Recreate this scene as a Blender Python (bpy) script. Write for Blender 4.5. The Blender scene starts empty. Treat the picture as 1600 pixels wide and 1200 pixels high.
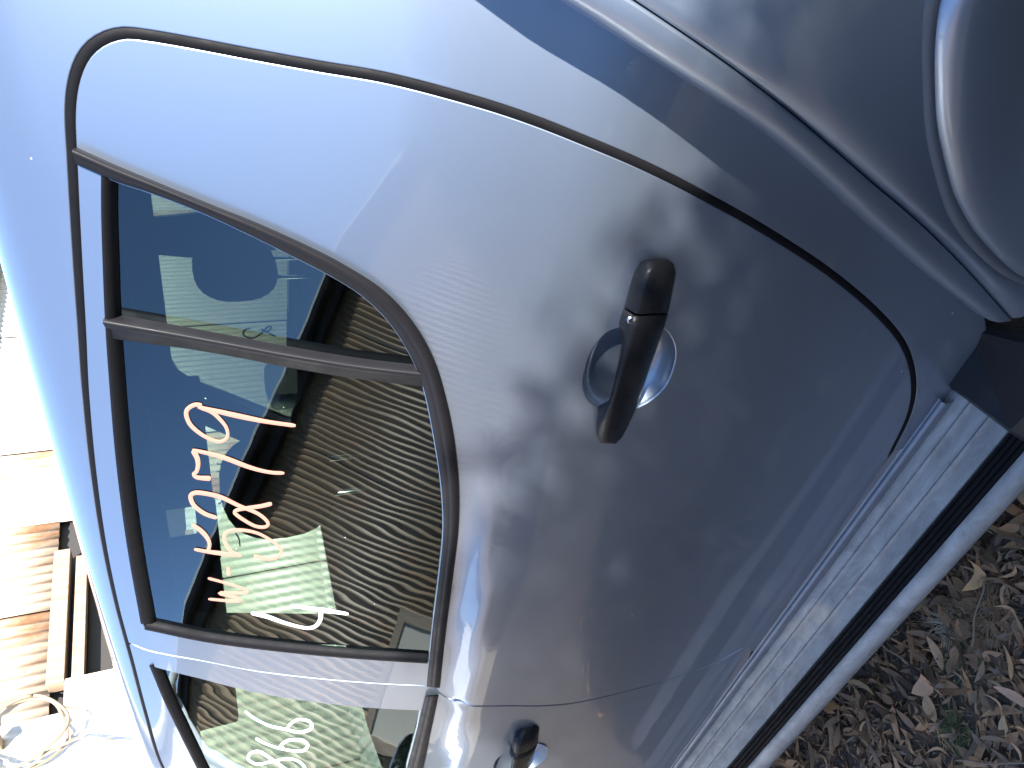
import bpy, bmesh, math, random
import numpy as np
from mathutils import Vector, Matrix
from mathutils.geometry import delaunay_2d_cdt
random.seed(7); rng = np.random.default_rng(7)
R = math.radians
scn = bpy.context.scene
col = scn.collection

# ------------------------------------------------------------------ camera
# car frame: -x = towards the car's nose, +y = across the car, +z = up.
V1 = np.array([-1420, 350, 1200.]); V1 /= np.linalg.norm(V1)
V2 = np.array([1167, 621.6, 1200.]); V2 -= V1*V2.dot(V1); V2 /= np.linalg.norm(V2)
UV = np.array([V1[1]*V2[2]-V1[2]*V2[1], V1[2]*V2[0]-V1[0]*V2[2], V1[0]*V2[1]-V1[1]*V2[0]])
CAM = np.array([0, -.65, 1.6])
def w3(c): return np.array([-(c@V1), c@V2, c@UV])          # (right, up, forward) of the upright picture -> world
right, up, fwd = w3(np.array([1., 0, 0])), w3(np.array([0, 1., 0])), w3(np.array([0, 0, 1.]))
cam_d = bpy.data.cameras.new('camera'); cam_d.sensor_width = 36; cam_d.lens = 27; cam_d.clip_end = 500; cam_d.clip_start = .02
cam = bpy.data.objects.new('camera', cam_d); col.objects.link(cam)
M = Matrix.Identity(4)
for i in range(3):                                           # phone held on its side: picture right = down
    M[i][0] = -up[i]; M[i][1] = right[i]; M[i][2] = -fwd[i]; M[i][3] = CAM[i]
cam.matrix_world = M
scn.camera = cam

# ------------------------------------------------------------------ light
SUN = Vector((.75, -.42, .51)).normalized()
wd = bpy.data.worlds.new('World'); scn.world = wd; wd.use_nodes = True
nt = wd.node_tree; bg = nt.nodes['Background']
sky = nt.nodes.new('ShaderNodeTexSky'); sky.sky_type = 'NISHITA'; sky.sun_disc = False
sky.sun_elevation = math.asin(SUN.z); sky.sun_rotation = math.atan2(SUN.x, SUN.y)
sky.altitude = 200; sky.air_density = 1.0; sky.dust_density = .25; sky.ozone_density = 3.0
nt.links.new(sky.outputs[0], bg.inputs[0]); bg.inputs[1].default_value = .13
sd = bpy.data.lights.new('sun', 'SUN'); sd.energy = 4.5; sd.angle = R(.53); sd.color = (1, .95, .88)
so = bpy.data.objects.new('sun', sd); col.objects.link(so)
so.rotation_euler = (-SUN).to_track_quat('-Z', 'Y').to_euler()
scn.view_settings.view_transform = 'Standard'; scn.view_settings.look = 'None'
scn.view_settings.gamma = 1; scn.view_settings.exposure = 2.25
scn.cycles.max_bounces = 10; scn.cycles.transparent_max_bounces = 16
scn.cycles.sample_clamp_indirect = 6
scn.cycles.use_denoising = True

# ------------------------------------------------------------------ picture rays
def ray(u, v): return w3(np.array([600-v, 800-u, 1200.]))
def aty(u, v, y): d = ray(u, v); return CAM + d*((y-CAM[1])/d[1])
def atx(u, v, x): d = ray(u, v); return CAM + d*((x-CAM[0])/d[0])
def atz(u, v, z): d = ray(u, v); return CAM + d*((z-CAM[2])/d[2])

def cat(pts, n, closed=False):
    """Catmull-Rom through pts, resampled to n points evenly by length"""
    p = np.asarray(pts, float)
    if closed: p = np.vstack([p[-1], p, p[0], p[1]])
    else: p = np.vstack([2*p[0]-p[1], p, 2*p[-1]-p[-2]])
    out = []
    for i in range(1, len(p)-2):
        for t in np.linspace(0, 1, 14, endpoint=False):
            a, b, c, d = p[i-1], p[i], p[i+1], p[i+2]
            out.append(.5*((2*b)+(-a+c)*t+(2*a-5*b+4*c-d)*t*t+(-a+3*b-3*c+d)*t**3))
    out.append(p[-2]); out = np.array(out)
    L = np.r_[0, np.cumsum(np.linalg.norm(np.diff(out, axis=0), axis=1))]
    s = np.linspace(0, L[-1], n, endpoint=not closed)
    return np.stack([np.interp(s, L, out[:, k]) for k in range(out.shape[1])], 1)
def poly_rs(pts, n):
    p = np.asarray(pts, float); L = np.r_[0, np.cumsum(np.linalg.norm(np.diff(p, axis=0), axis=1))]
    s = np.linspace(0, L[-1], n); return np.stack([np.interp(s, L, p[:, k]) for k in range(p.shape[1])], 1)
def step(a, b, x): t = min(1, max(0, (x-a)/(b-a))); return t*t*(3-2*t)

# ------------------------------------------------------------------ the car's flank as a surface (x, s)
PROF = [(.020, .30), (-.014, .36), (-.026, .43), (-.022, .52), (-.015, .65), (-.009, .80), (-.004, .95), (.001, 1.05), (.012, 1.15), (.040, 1.25),
        (.082, 1.38), (.128, 1.51), (.172, 1.63), (.198, 1.695), (.222, 1.738), (.262, 1.778), (.33, 1.808), (.44, 1.828), (.60, 1.842), (.78, 1.849), (.93, 1.851)]
_pd = cat(PROF, 900)
_S = np.r_[0, np.cumsum(np.linalg.norm(np.diff(_pd, axis=0), axis=1))]
_py, _pz = _pd[:, 0], np.maximum.accumulate(_pd[:, 1] + np.arange(900)*1e-9)
def s_of_z(z): return float(np.interp(z, _pz, _S))
def extra(x, z):
    e = .36*max(0, x+.46)**2 * step(.9, 1.3, z) + .03*max(0, x+.1)**2
    a = .030*step(-.72, -1.25, x)
    zb = 1.262 + (x+.82)*.086
    e -= a*(1-step(zb-.058, zb-.012, z))*step(.55, 1.05, z)
    return e
def surf(x, s, off=0.):
    y = float(np.interp(s, _S, _py)); z = float(np.interp(s, _S, _pz))
    p = np.array([x, y+extra(x, z), z])
    if off: p = p + off*nrm(x, s)
    return p
def nrm(x, s):
    e = .004
    a = surf(x+e, s)-surf(x-e, s); b = surf(x, min(s+e, _S[-1]))-surf(x, s-e)
    n = np.cross(a, b); return n/(np.linalg.norm(n)+1e-12)           # points outwards (-y)
def hit(u, v, off=0.):
    """picture point -> (x, s) on the flank raised by off"""
    d = ray(u, v); d = d/np.linalg.norm(d)
    def g(t):
        p = CAM+d*t
        z = p[2]
        return p[1] - (float(np.interp(z, _pz, _py))+extra(p[0], z)-off*1.04) if z < _pz[-1] else -1
    t0, t1 = .2, None
    for t in np.arange(.2, 5, .02):
        if g(t) > 0: t1 = t; break
        t0 = t
    if t1 is None: raise ValueError('no hit %s' % ((u, v),))
    for _ in range(30):
        m = .5*(t0+t1)
        if g(m) > 0: t1 = m
        else: t0 = m
    p = CAM+d*t1
    return np.array([p[0], s_of_z(p[2])])
def hits(px, off=0.): return np.array([hit(u, v, off) for u, v in px])
def xz(pts): return np.array([[x, s_of_z(z)] for x, z in pts])

# ------------------------------------------------------------------ mesh helpers
def mesh_obj(name, verts, faces, mat, parent=None, smooth=True, normals=None, mats=None, fm=None):
    me = bpy.data.meshes.new(name)
    me.from_pydata([tuple(map(float, v)) for v in verts], [], [tuple(f) for f in faces])
    for m in (mats or [mat]): me.materials.append(m)
    if fm is not None: me.polygons.foreach_set('material_index', fm)
    me.polygons.foreach_set('use_smooth', [smooth]*len(me.polygons))
    me.update()
    if normals is not None: me.normals_split_custom_set_from_vertices([tuple(map(float, n)) for n in normals])
    o = bpy.data.objects.new(name, me); col.objects.link(o)
    if parent: o.parent = parent
    return o
def empty(name, loc=(0, 0, 0), parent=None):
    o = bpy.data.objects.new(name, None); o.empty_display_size = .1; col.objects.link(o); o.location = loc
    if parent: o.parent = parent
    return o
def tag(o, label=None, cat_=None, group=None, kind=None):
    if label: o['label'] = label
    if cat_: o['category'] = cat_
    if group: o['group'] = group
    if kind: o['kind'] = kind
    return o
def inside(px, py, loops):
    c = np.zeros(len(px), bool)
    for lp in loops:
        a = lp; b = np.roll(lp, -1, 0)
        for (x0, y0), (x1, y1) in zip(a, b):
            m = ((y0 > py) != (y1 > py))
            if y1 != y0: c ^= m & (px < (x1-x0)*(py-y0)/(y1-y0)+x0)
    return c
def area2(p): return .5*np.sum(p[:, 0]*np.roll(p[:, 1], -1)-np.roll(p[:, 0], -1)*p[:, 1])
def densify(lp, d):
    out = []
    for a, b in zip(lp, np.roll(lp, -1, 0)):
        n = max(1, int(np.ceil(np.linalg.norm(b-a)/d)))
        for k in range(n): out.append(a+(b-a)*k/n)
    return np.array(out)
def panel(name, outer, holes, mat, parent, off=0., sp=.03, bd=.012, hem=.012, rnd=.002, mats=None):
    """a sheet on the flank cut to the outline, with rolled edges; outline in (x, s)"""
    loops = [densify(np.asarray(l, float), bd) for l in [outer]+list(holes)]
    if area2(loops[0]) < 0: loops[0] = loops[0][::-1]
    for i in range(1, len(loops)):
        if area2(loops[i]) > 0: loops[i] = loops[i][::-1]
    pts = []; edges = []
    for lp in loops:
        b = len(pts); pts += [tuple(p) for p in lp]
        edges += [(b+i, b+(i+1) % len(lp)) for i in range(len(lp))]
    nb = len(pts)
    B = np.array(pts)
    lo, hi = B.min(0), B.max(0)
    gx, gs = np.meshgrid(np.arange(lo[0], hi[0], sp), np.arange(lo[1], hi[1], sp*.87))
    gx = gx + (np.arange(gx.shape[0]) % 2)[:, None]*sp*.5
    gx, gs = gx.ravel(), gs.ravel()
    k = inside(gx, gs, loops); gx, gs = gx[k], gs[k]
    for x, s in zip(gx, gs):
        if np.min((B[:, 0]-x)**2+(B[:, 1]-s)**2) > (sp*.45)**2: pts.append((x, s))
    vc, _, fc, *_ = delaunay_2d_cdt([Vector(p) for p in pts], edges, [], 0, 1e-6)
    V2d = np.array([tuple(v) for v in vc])
    tri = np.array([f for f in fc if len(f) == 3])
    cen = V2d[tri].mean(1)
    tri = tri[inside(cen[:, 0], cen[:, 1], loops)]
    verts = [surf(x, s, off) for x, s in V2d]; norms = [nrm(x, s) for x, s in V2d]
    sgn = 0.
    for t0 in tri: sgn += np.cross(verts[t0[1]]-verts[t0[0]], verts[t0[2]]-verts[t0[0]]) @ norms[t0[0]]
    if sgn < 0: tri = tri[:, ::-1]
    faces = [tuple(t) for t in tri]
    if hem:
        for lp in loops:
            n = len(lp); base = len(verts)
            tn = np.roll(lp, -1, 0)-np.roll(lp, 1, 0); tn /= np.linalg.norm(tn, axis=1)[:, None]+1e-12
            for i in range(n):
                x, s = lp[i]; N = nrm(x, s); p = surf(x, s, off)
                ds = tn[i]; o2 = np.array([ds[1], -ds[0]])     # outward of a ccw loop
                ex = surf(x+.004, s)-surf(x-.004, s); ex /= np.linalg.norm(ex); es = np.cross(N, ex)
                if es[2] < 0: es = -es
                O = ex*o2[0]+es*o2[1]
                verts += [p, p+O*rnd*.7-N*rnd*.3, p+O*rnd-N*rnd, p+O*rnd-N*hem]
                norms += [N, (N+O*.9)/1.35, O*.98+N*.2, O]
            for i in range(n):
                j = (i+1) % n
                for q in range(3):
                    a, b = base+i*4+q, base+j*4+q
                    faces.append((a, a+1, b+1, b))
    return mesh_obj(name, verts, faces, mat, parent, True, norms)
def loft(name, curves, mat, parent=None, flip=False, closed=False, smooth=True):
    n = len(curves[0]); verts = np.vstack(curves); faces = []
    for i in range(len(curves)-1):
        for j in range(n if closed else n-1):
            k = (j+1) % n
            f = (i*n+j, i*n+k, (i+1)*n+k, (i+1)*n+j)
            faces.append(f[::-1] if flip else f)
    return mesh_obj(name, verts, faces, mat, parent, smooth)
def tube(name, pts, r, mat, parent=None, segs=8, closed=False, flat=1.):
    pts = np.asarray(pts, float); n = len(pts); verts = []; faces = []
    prev = None
    for i in range(n):
        a = pts[(i-1) % n] if closed or i else pts[i]; b = pts[(i+1) % n] if closed or i < n-1 else pts[i]
        t = b-a; t /= np.linalg.norm(t)+1e-12
        if prev is None: h = np.array([0, 0, 1.]) if abs(t[2]) < .9 else np.array([1., 0, 0]); prev = np.cross(t, h)
        prev = prev-t*(prev@t); prev /= np.linalg.norm(prev); bn = np.cross(t, prev)
        rr = r[i] if hasattr(r, '__len__') else r
        for k in range(segs):
            q = 2*math.pi*k/segs; verts.append(pts[i]+rr*(math.cos(q)*prev+flat*math.sin(q)*bn))
    for i in range(n if closed else n-1):
        for k in range(segs):
            a = i*segs+k; b = i*segs+(k+1) % segs; c = ((i+1) % n)*segs+(k+1) % segs; d = ((i+1) % n)*segs+k
            faces.append((a, b, c, d))
    if not closed: faces += [tuple(range(segs))[::-1], tuple((n-1)*segs+k for k in range(segs))]
    return mesh_obj(name, verts, faces, mat, parent)
def box(name, lo, hi, mat, parent=None, bev=.0, smooth=False):
    bm = bmesh.new(); bmesh.ops.create_cube(bm, size=1)
    lo, hi = np.array(lo, float), np.array(hi, float)
    for v in bm.verts: v.co = Vector(tuple((lo+hi)/2+np.array(v.co)*(hi-lo)))
    if bev: bmesh.ops.bevel(bm, geom=bm.edges[:], offset=bev, segments=2, affect='EDGES', profile=.6)
    me = bpy.data.meshes.new(name); bm.to_mesh(me); bm.free(); me.materials.append(mat)
    if smooth: me.polygons.foreach_set('use_smooth', [True]*len(me.polygons))
    o = bpy.data.objects.new(name, me); col.objects.link(o)
    if parent: o.parent = parent
    return o
def extrude_poly(name, pts, mat, parent, y0, y1):
    """closed outline of (x, z) extruded from y0 to y1"""
    n = len(pts); v = [(x, y0, z) for x, z in pts]+[(x, y1, z) for x, z in pts]
    f = [tuple(range(n)), tuple(range(2*n-1, n-1, -1))]+[(i, n+i, n+(i+1) % n, (i+1) % n) for i in range(n)]
    return mesh_obj(name, v, f, mat, parent, False)
def mirror(o, name=None, parent=None):
    """the same piece on the car's other flank"""
    me = o.data.copy(); n = len(me.vertices); co = np.empty(n*3); me.vertices.foreach_get('co', co)
    co = co.reshape(-1, 3); co[:, 1] = 1.86-co[:, 1]
    m2 = bpy.data.meshes.new(me.name)
    m2.from_pydata(co.tolist(), [], [tuple(p.vertices)[::-1] for p in me.polygons])
    for m in me.materials: m2.materials.append(m)
    m2.polygons.foreach_set('use_smooth', [True]*len(m2.polygons)); m2.update()
    q = bpy.data.objects.new(name or o.name.split('.')[0], m2); col.objects.link(q); q.parent = parent
    bpy.data.meshes.remove(me)
    return q

# ------------------------------------------------------------------ materials
def mat(name, base=(.5, .5, .5), rough=.5, metal=0., coat=0., spec=.5):
    m = bpy.data.materials.new(name); m.use_nodes = True
    b = m.node_tree.nodes['Principled BSDF']
    b.inputs['Base Color'].default_value = (*base, 1); b.inputs['Roughness'].default_value = rough
    b.inputs['Metallic'].default_value = metal; b.inputs['Coat Weight'].default_value = coat
    b.inputs['Coat Roughness'].default_value = .03; b.inputs['Specular IOR Level'].default_value = spec
    return m
def N(m, t, **kw):
    n = m.node_tree.nodes.new(t)
    for k, v in kw.items():
        if k in n.inputs: n.inputs[k].default_value = v
        else: setattr(n, k, v)
    return n
def L(m, a, b): m.node_tree.links.new(a, b)
def noise(m, scale, detail=4, rough=.55, coord='Object', stretch=None, dist=0.):
    tc = N(m, 'ShaderNodeTexCoord'); n = N(m, 'ShaderNodeTexNoise', Scale=scale, Detail=detail, Roughness=rough, Distortion=dist)
    if stretch:
        mp = N(m, 'ShaderNodeMapping'); mp.inputs['Scale'].default_value = stretch
        L(m, tc.outputs[coord], mp.inputs[0]); L(m, mp.outputs[0], n.inputs['Vector'])
    else: L(m, tc.outputs[coord], n.inputs['Vector'])
    return n.outputs['Fac']
def ramp(m, fac, stops):
    r = N(m, 'ShaderNodeValToRGB'); e = r.color_ramp.elements
    while len(e) < len(stops): e.new(.5)
    for q, (p, c) in zip(e, stops): q.position = p; q.color = (*c, 1) if len(c) == 3 else c
    L(m, fac, r.inputs[0]); return r.outputs[0]
def mixc(m, fac, a, b):
    x = N(m, 'ShaderNodeMix', data_type='RGBA')
    for sock, val in ((x.inputs[0], fac), (x.inputs[6], a), (x.inputs[7], b)):
        if hasattr(val, 'links'): L(m, val, sock)
        else: sock.default_value = val if not isinstance(val, tuple) or len(val) == 4 else (*val, 1)
    return x.outputs[2]
def mth(m, op, a, b=None):
    x = N(m, 'ShaderNodeMath', operation=op)
    for sock, val in ((x.inputs[0], a), (x.inputs[1], b)):
        if val is None: continue
        if hasattr(val, 'links'): L(m, val, sock)
        else: sock.default_value = val
    return x.outputs[0]
def bump(m, h, strength=.3, dist=.002):
    b = N(m, 'ShaderNodeBump', Strength=strength, Distance=dist); L(m, h, b.inputs['Height']); return b.outputs[0]
def bsdf(m): return m.node_tree.nodes['Principled BSDF']

def make_paint():
    m = mat('silver_blue_metallic_paint', (.32, .37, .45), .45, .88, 1.)
    b = bsdf(m); b.inputs['Coat Roughness'].default_value = .025
    tc = N(m, 'ShaderNodeTexCoord'); sp = N(m, 'ShaderNodeSeparateXYZ'); L(m, tc.outputs['Object'], sp.inputs[0])
    flake = N(m, 'ShaderNodeTexNoise', Scale=1300., Detail=2.); L(m, tc.outputs['Object'], flake.inputs['Vector'])
    c = mixc(m, mth(m, 'MULTIPLY', flake.outputs['Fac'], .3), (.26, .315, .40), (.40, .455, .54))
    # road dust kicked up the lower door, and a sparse scatter of stone chips
    low = N(m, 'ShaderNodeMapRange'); L(m, sp.outputs['Z'], low.inputs[0])
    low.inputs[1].default_value = .80; low.inputs[2].default_value = .42; low.inputs[3].default_value = 0; low.inputs[4].default_value = 1
    streak = ramp(m, noise(m, 9., 7, .7, stretch=(1, 1, 2.2), dist=1.2), [(.46, (0, 0, 0)), (.78, (1, 1, 1))])
    fine = ramp(m, noise(m, 60., 3, .6, stretch=(.5, 1, 2.)), [(.4, (.3, .3, .3)), (.7, (1, 1, 1))])
    dust = mth(m, 'MULTIPLY', mth(m, 'MULTIPLY', low.outputs[0], streak), fine); dust = mth(m, 'ADD', mth(m, 'MULTIPLY', dust, .30), mth(m, 'MULTIPLY', low.outputs[0], .50))
    chip = N(m, 'ShaderNodeTexVoronoi', Scale=26.); L(m, tc.outputs['Object'], chip.inputs['Vector'])
    sep = N(m, 'ShaderNodeSeparateColor'); L(m, chip.outputs['Color'], sep.inputs[0])
    ch = mth(m, 'MULTIPLY', mth(m, 'LESS_THAN', chip.outputs['Distance'], .038), mth(m, 'GREATER_THAN', sep.outputs[0], .90))
    c = mixc(m, dust, c, (.115, .10, .09)); c = mixc(m, ch, c, (.75, .76, .78))
    L(m, c, b.inputs['Base Color'])
    dm = mth(m, 'MAXIMUM', dust, ch)
    L(m, mth(m, 'MULTIPLY', mth(m, 'SUBTRACT', 1., dm), .90), b.inputs['Metallic'])
    L(m, mth(m, 'SUBTRACT', 1., dm), b.inputs['Coat Weight'])
    peel = noise(m, 7., 2, .5)
    bb = N(m, 'ShaderNodeBump', Strength=.02, Distance=.01); L(m, peel, bb.inputs['Height']); L(m, bb.outputs[0], b.inputs['Coat Normal'])
    return m
PAINT = make_paint()

def make_glass(name, tint, wob=.02):
    m = bpy.data.materials.new(name); m.use_nodes = True; t = m.node_tree; t.nodes.remove(bsdf(m))
    out = t.nodes['Material Output']
    g = N(m, 'ShaderNodeNewGeometry')
    ior = mth(m, 'ADD', 1.52, mth(m, 'MULTIPLY', g.outputs['Backfacing'], 1/1.52-1.52))
    fr = N(m, 'ShaderNodeFresnel'); L(m, ior, fr.inputs['IOR'])
    f2 = mth(m, 'MINIMUM', mth(m, 'MULTIPLY', fr.outputs[0], 1.95), 1.)
    n = noise(m, 5., 2, .4, stretch=(1, 1, .8))
    bm_ = bump(m, n, wob, .05)
    gl = N(m, 'ShaderNodeBsdfGlossy', Roughness=0.); gl.inputs['Color'].default_value = (.70, .88, 1, 1); L(m, bm_, gl.inputs['Normal'])
    tr = N(m, 'ShaderNodeBsdfTransparent'); tr.inputs['Color'].default_value = (*tint, 1)
    mx = N(m, 'ShaderNodeMixShader'); L(m, f2, mx.inputs[0]); L(m, tr.outputs[0], mx.inputs[1]); L(m, gl.outputs[0], mx.inputs[2])
    # grit and dried specks on the pane
    tc = N(m, 'ShaderNodeTexCoord'); vo = N(m, 'ShaderNodeTexVoronoi', Scale=34.); L(m, tc.outputs['Object'], vo.inputs['Vector'])
    sep = N(m, 'ShaderNodeSeparateColor'); L(m, vo.outputs['Color'], sep.inputs[0])
    sp = mth(m, 'MULTIPLY', mth(m, 'LESS_THAN', vo.outputs['Distance'], .035), mth(m, 'GREATER_THAN', sep.outputs[0], .80))
    film = mth(m, 'MULTIPLY', ramp(m, noise(m, 6., 6, .65), [(.35, (0, 0, 0)), (.8, (1, 1, 1))]), .0012)
    df = N(m, 'ShaderNodeBsdfDiffuse'); df.inputs['Color'].default_value = (.6, .6, .58, 1)
    mx2 = N(m, 'ShaderNodeMixShader'); L(m, mth(m, 'MAXIMUM', mth(m, 'MULTIPLY', sp, .8), film), mx2.inputs[0])
    L(m, mx.outputs[0], mx2.inputs[1]); L(m, df.outputs[0], mx2.inputs[2]); L(m, mx2.outputs[0], out.inputs[0])
    return m
GLASS = make_glass('tinted_side_glass', (.25, .30, .265), .014)
GLASS_G = make_glass('green_windscreen_glass', (.84, .97, .82))

def rubber(name, c, r):
    m = mat(name, c, r, spec=.14); b = bsdf(m)
    L(m, ramp(m, noise(m, 40., 5), [(.3, (r-.1,)*3), (.8, (r+.12,)*3)]), b.inputs['Roughness'])
    L(m, bump(m, noise(m, 300., 3), .15, .001), b.inputs['Normal']); return m
RUBBER = rubber('black_rubber', (.004, .004, .005), .65)
TRIM = rubber('dark_trim_plastic', (.010, .0095, .011), .46)
HANDLE = rubber('black_handle_plastic', (.012, .012, .013), .34)
GASKET = rubber('grey_gasket_rubber', (.12, .12, .125), .6)
DARK = mat('dark_gap', (.006, .006, .007), .8)
CHROME = mat('key_lock_metal', (.7, .7, .7), .22, 1.)
CABIN = mat('charcoal_cabin_trim', (.006, .006, .007), .9, spec=.1)
SEAT = mat('dark_seat_fabric', (.006, .0065, .008), .95, spec=.1)
TYRE = rubber('tyre_rubber', (.02, .02, .02), .75)
RIM = mat('alloy_rim', (.55, .56, .58), .3, 1.)
MARK_O = mat('peach_paint_marker', (.42, .20, .145), .5)
MARK_W = mat('white_paint_marker', (.86, .87, .87), .5)
MARK_K = mat('dark_marker', (.05, .05, .05), .6)
MIRROR = mat('mirror_glass', (.75, .78, .8), .02, 1.)
FLAP = rubber('black_guard_plastic', (.02, .021, .024), .38)
def make_alu():
    m = mat('weathered_aluminium', (.46, .48, .50), .5, .35); b = bsdf(m)
    c = ramp(m, noise(m, 24., 12, .74, stretch=(.35, 1, 1), dist=.8), [(.32, (.19, .186, .18)), (.52, (.29, .282, .272)), (.72, (.39, .378, .365))])
    d = ramp(m, noise(m, 45., 6, .7), [(.56, (0, 0, 0)), (.74, (1, 1, 1))])
    L(m, mixc(m, mth(m, 'MULTIPLY', d, .5), c, (.17, .135, .10)), b.inputs['Base Color'])
    L(m, ramp(m, noise(m, 30., 6), [(.3, (.45,)*3), (.8, (.70,)*3)]), b.inputs['Roughness'])
    L(m, bump(m, noise(m, 260., 4), .12, .001), b.inputs['Normal']); return m
ALU = make_alu()

# ------------------------------------------------------------------ ground
def make_dirt():
    m = mat('leaf_strewn_dirt', (.1, .08, .06), .95); b = bsdf(m)
    c = ramp(m, noise(m, 5., 9, .7), [(.3, (.022, .016, .012)), (.55, (.048, .036, .028)), (.8, (.085, .065, .05))])
    L(m, mixc(m, mth(m, 'MULTIPLY', noise(m, 130., 5, .7), .5), c, (.17, .14, .115)), b.inputs['Base Color'])
    L(m, bump(m, noise(m, 90., 8, .75), .9, .02), b.inputs['Normal']); return m
DIRT = make_dirt()
gn = 90
gx = np.concatenate([np.linspace(-150, -6, 10), np.linspace(-5.5, 3, gn), np.linspace(4, 150, 10)])
gy = np.concatenate([np.linspace(-150, -5, 10), np.linspace(-4.5, 4, gn), np.linspace(5, 150, 10)])
GV = [(x, y, .012*math.sin(x*5.1+y*2)+.010*math.sin(y*7.3-x*3.7)) for y in gy for x in gx]
nx = len(gx)
ground = mesh_obj('ground', GV, [(j*nx+i, j*nx+i+1, (j+1)*nx+i+1, (j+1)*nx+i) for j in range(len(gy)-1) for i in range(nx-1)], DIRT)
tag(ground, kind='structure')
def gz(x, y): return .012*math.sin(x*5.1+y*2)+.010*math.sin(y*7.3-x*3.7)

# ------------------------------------------------------------------ the car
car = empty('car', (-.8, .93, 0))
tag(car, 'silver blue four-wheel-drive with marker numbers written on its side windows', 'car')
def cp(o): o.location = -car.location; return o               # parts are modelled in place
def P(o, parent=None):
    o.parent = parent or car
    if o.parent == car: o.location = -Vector(car.location)
    return o

# outlines read off the flank
SEAL = hits([(250, 1190), (226, 1110), (205, 1030), (182, 945), (162, 850), (146, 740), (134, 620), (128, 520), (122, 420), (117, 330), (113, 250), (110, 180),
             (115, 130), (130, 90), (155, 65), (190, 53), (230, 56), (300, 68), (400, 87), (500, 105), (600, 122), (700, 147), (800, 177), (900, 215),
             (1000, 257), (1100, 307), (1200, 363), (1300, 429), (1375, 493), (1415, 545), (1428, 600), (1420, 650), (1393, 706)])
front_seal = xz([(-2.46, 1.26), (-2.36, 1.36), (-2.22, 1.50), (-2.08, 1.64), (-1.97, 1.722)])
SEALC = cat(np.vstack([front_seal, SEAL]), 420)
def offset2(c, d):
    t = np.gradient(c, axis=0); t /= np.linalg.norm(t, axis=1)[:, None]; return c+d*np.stack([-t[:, 1], t[:, 0]], 1)
SEAL_OUT = offset2(SEALC, .0070); SEAL_IN = offset2(SEALC, -.0062)
SEAM_UP = hits([(205, 1006), (300, 1030), (400, 1049), (500, 1061), (600, 1069), (668, 1073)])
SEAM_LO = hits([(668, 1073), (690, 1085), (705, 1094), (730, 1100), (800, 1103), (900, 1098), (1000, 1075), (1060, 1057), (1120, 1035), (1165, 1010)])
SEAMC = cat(np.vstack([SEAM_UP, SEAM_LO[1:]]), 140)
def nearest(c, p): return int(np.argmin(np.sum((c-p)**2, 1)))
iS = nearest(SEAL_IN, SEAMC[0])
BOT = SEAL_IN[-1]
bot_z = [(-1.05, .424), (-1.35, .414), (-1.565, .4075)]
sill_rear = xz([(-.88, .430)]+bot_z)
sm_r = offset2(SEAMC, -.003 if offset2(SEAMC, .002)[70, 0] < SEAMC[70, 0] else .003)
sm_f = offset2(SEAMC, .003 if offset2(SEAMC, .002)[70, 0] < SEAMC[70, 0] else -.003)
k_r = [i for i in range(len(sm_r)) if sm_r[i, 1] < SEAL_IN[iS, 1]-.004 and sm_r[i, 1] > s_of_z(.406)]

# window openings
TR_OUT = [(120, 232), (180, 259), (250, 288), (330, 321), (400, 349), (480, 385), (540, 416), (600, 455), (645, 503), (678, 560), (698, 625), (711, 690),
          (718, 760), (717, 830), (709, 900), (698, 985), (688, 1075)]
TR_IN = [(122, 258), (180, 283), (240, 303), (310, 330), (380, 362), (455, 399), (515, 430), (566, 462), (608, 503), (640, 552), (662, 605), (678, 680),
         (690, 760), (693, 830), (686, 905), (676, 985), (667, 1073)]
TRF_OUT = [(686, 1088), (676, 1135), (662, 1200), (640, 1290)]; TRF_IN = [(665, 1088), (652, 1140), (636, 1200), (612, 1290)]
W_TOP = [(160, 268), (160, 330), (162, 400), (166, 500), (172, 590), (180, 690), (190, 780), (203, 870), (222, 975)]
W_FRONT = [(226, 983), (330, 1004), (450, 1019), (560, 1029), (668, 1036)]
tri_in = hits(TR_IN)
iB = nearest(tri_in, hit(668, 1036))
WIN = np.vstack([hits(W_TOP), hits(W_FRONT), cat(tri_in, 80)[::-1][10:]])
WIN_edge = cat(np.vstack([hits(W_TOP), hits(W_FRONT)[:1]]), 40)
win_poly = np.vstack([cat(hits(W_TOP), 40), cat(hits(W_FRONT), 30), np.array([p for p in cat(tri_in, 120)[::-1] if p[0] > hit(668, 1036)[0]+.005])])

# door handle recess outline
def hz(x, y): return (860+x/3.335, 360+y/3.335)
REC = [(355, 505), (300, 525), (245, 575), (200, 650), (172, 740), (165, 810), (180, 870), (215, 910), (270, 935), (360, 950), (455, 930), (540, 880),
       (610, 805), (650, 705), (660, 630), (645, 570), (610, 520), (540, 490), (450, 485)]
rec = cat(hits([hz(*p) for p in REC]), 60, closed=True)

rear_out = np.vstack([SEAL_IN[iS:], sill_rear, sm_r[k_r][::-1]])
door = panel('rear_door', rear_out, [win_poly, rec], PAINT, car, sp=.022, bd=.009); P(door)
front_out = np.vstack([SEAL_IN[:iS], np.array([p for p in sm_f if p[1] < SEAL_IN[iS-1, 1]-.004 and p[1] > s_of_z(.406)]), xz([(-1.9, .396), (-2.35, .386), (-2.44, .42), (-2.47, .9)])])
FW_R = [(236, 1040), (300, 1057), (400, 1082), (500, 1098), (580, 1106), (657, 1110)]
FW_T = [(310, 1200), (285, 1150), (260, 1098)]
fw_in = hits(TRF_IN[1:3])
FWIN = np.vstack([cat(hits(FW_R), 30), fw_in, xz([(-2.2, 1.175), (-2.43, 1.17), (-2.385, 1.24), (-2.12, 1.50), (-1.98, 1.64)]), hits(FW_T)])
DX = -1.165; DZ = -.07
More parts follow.
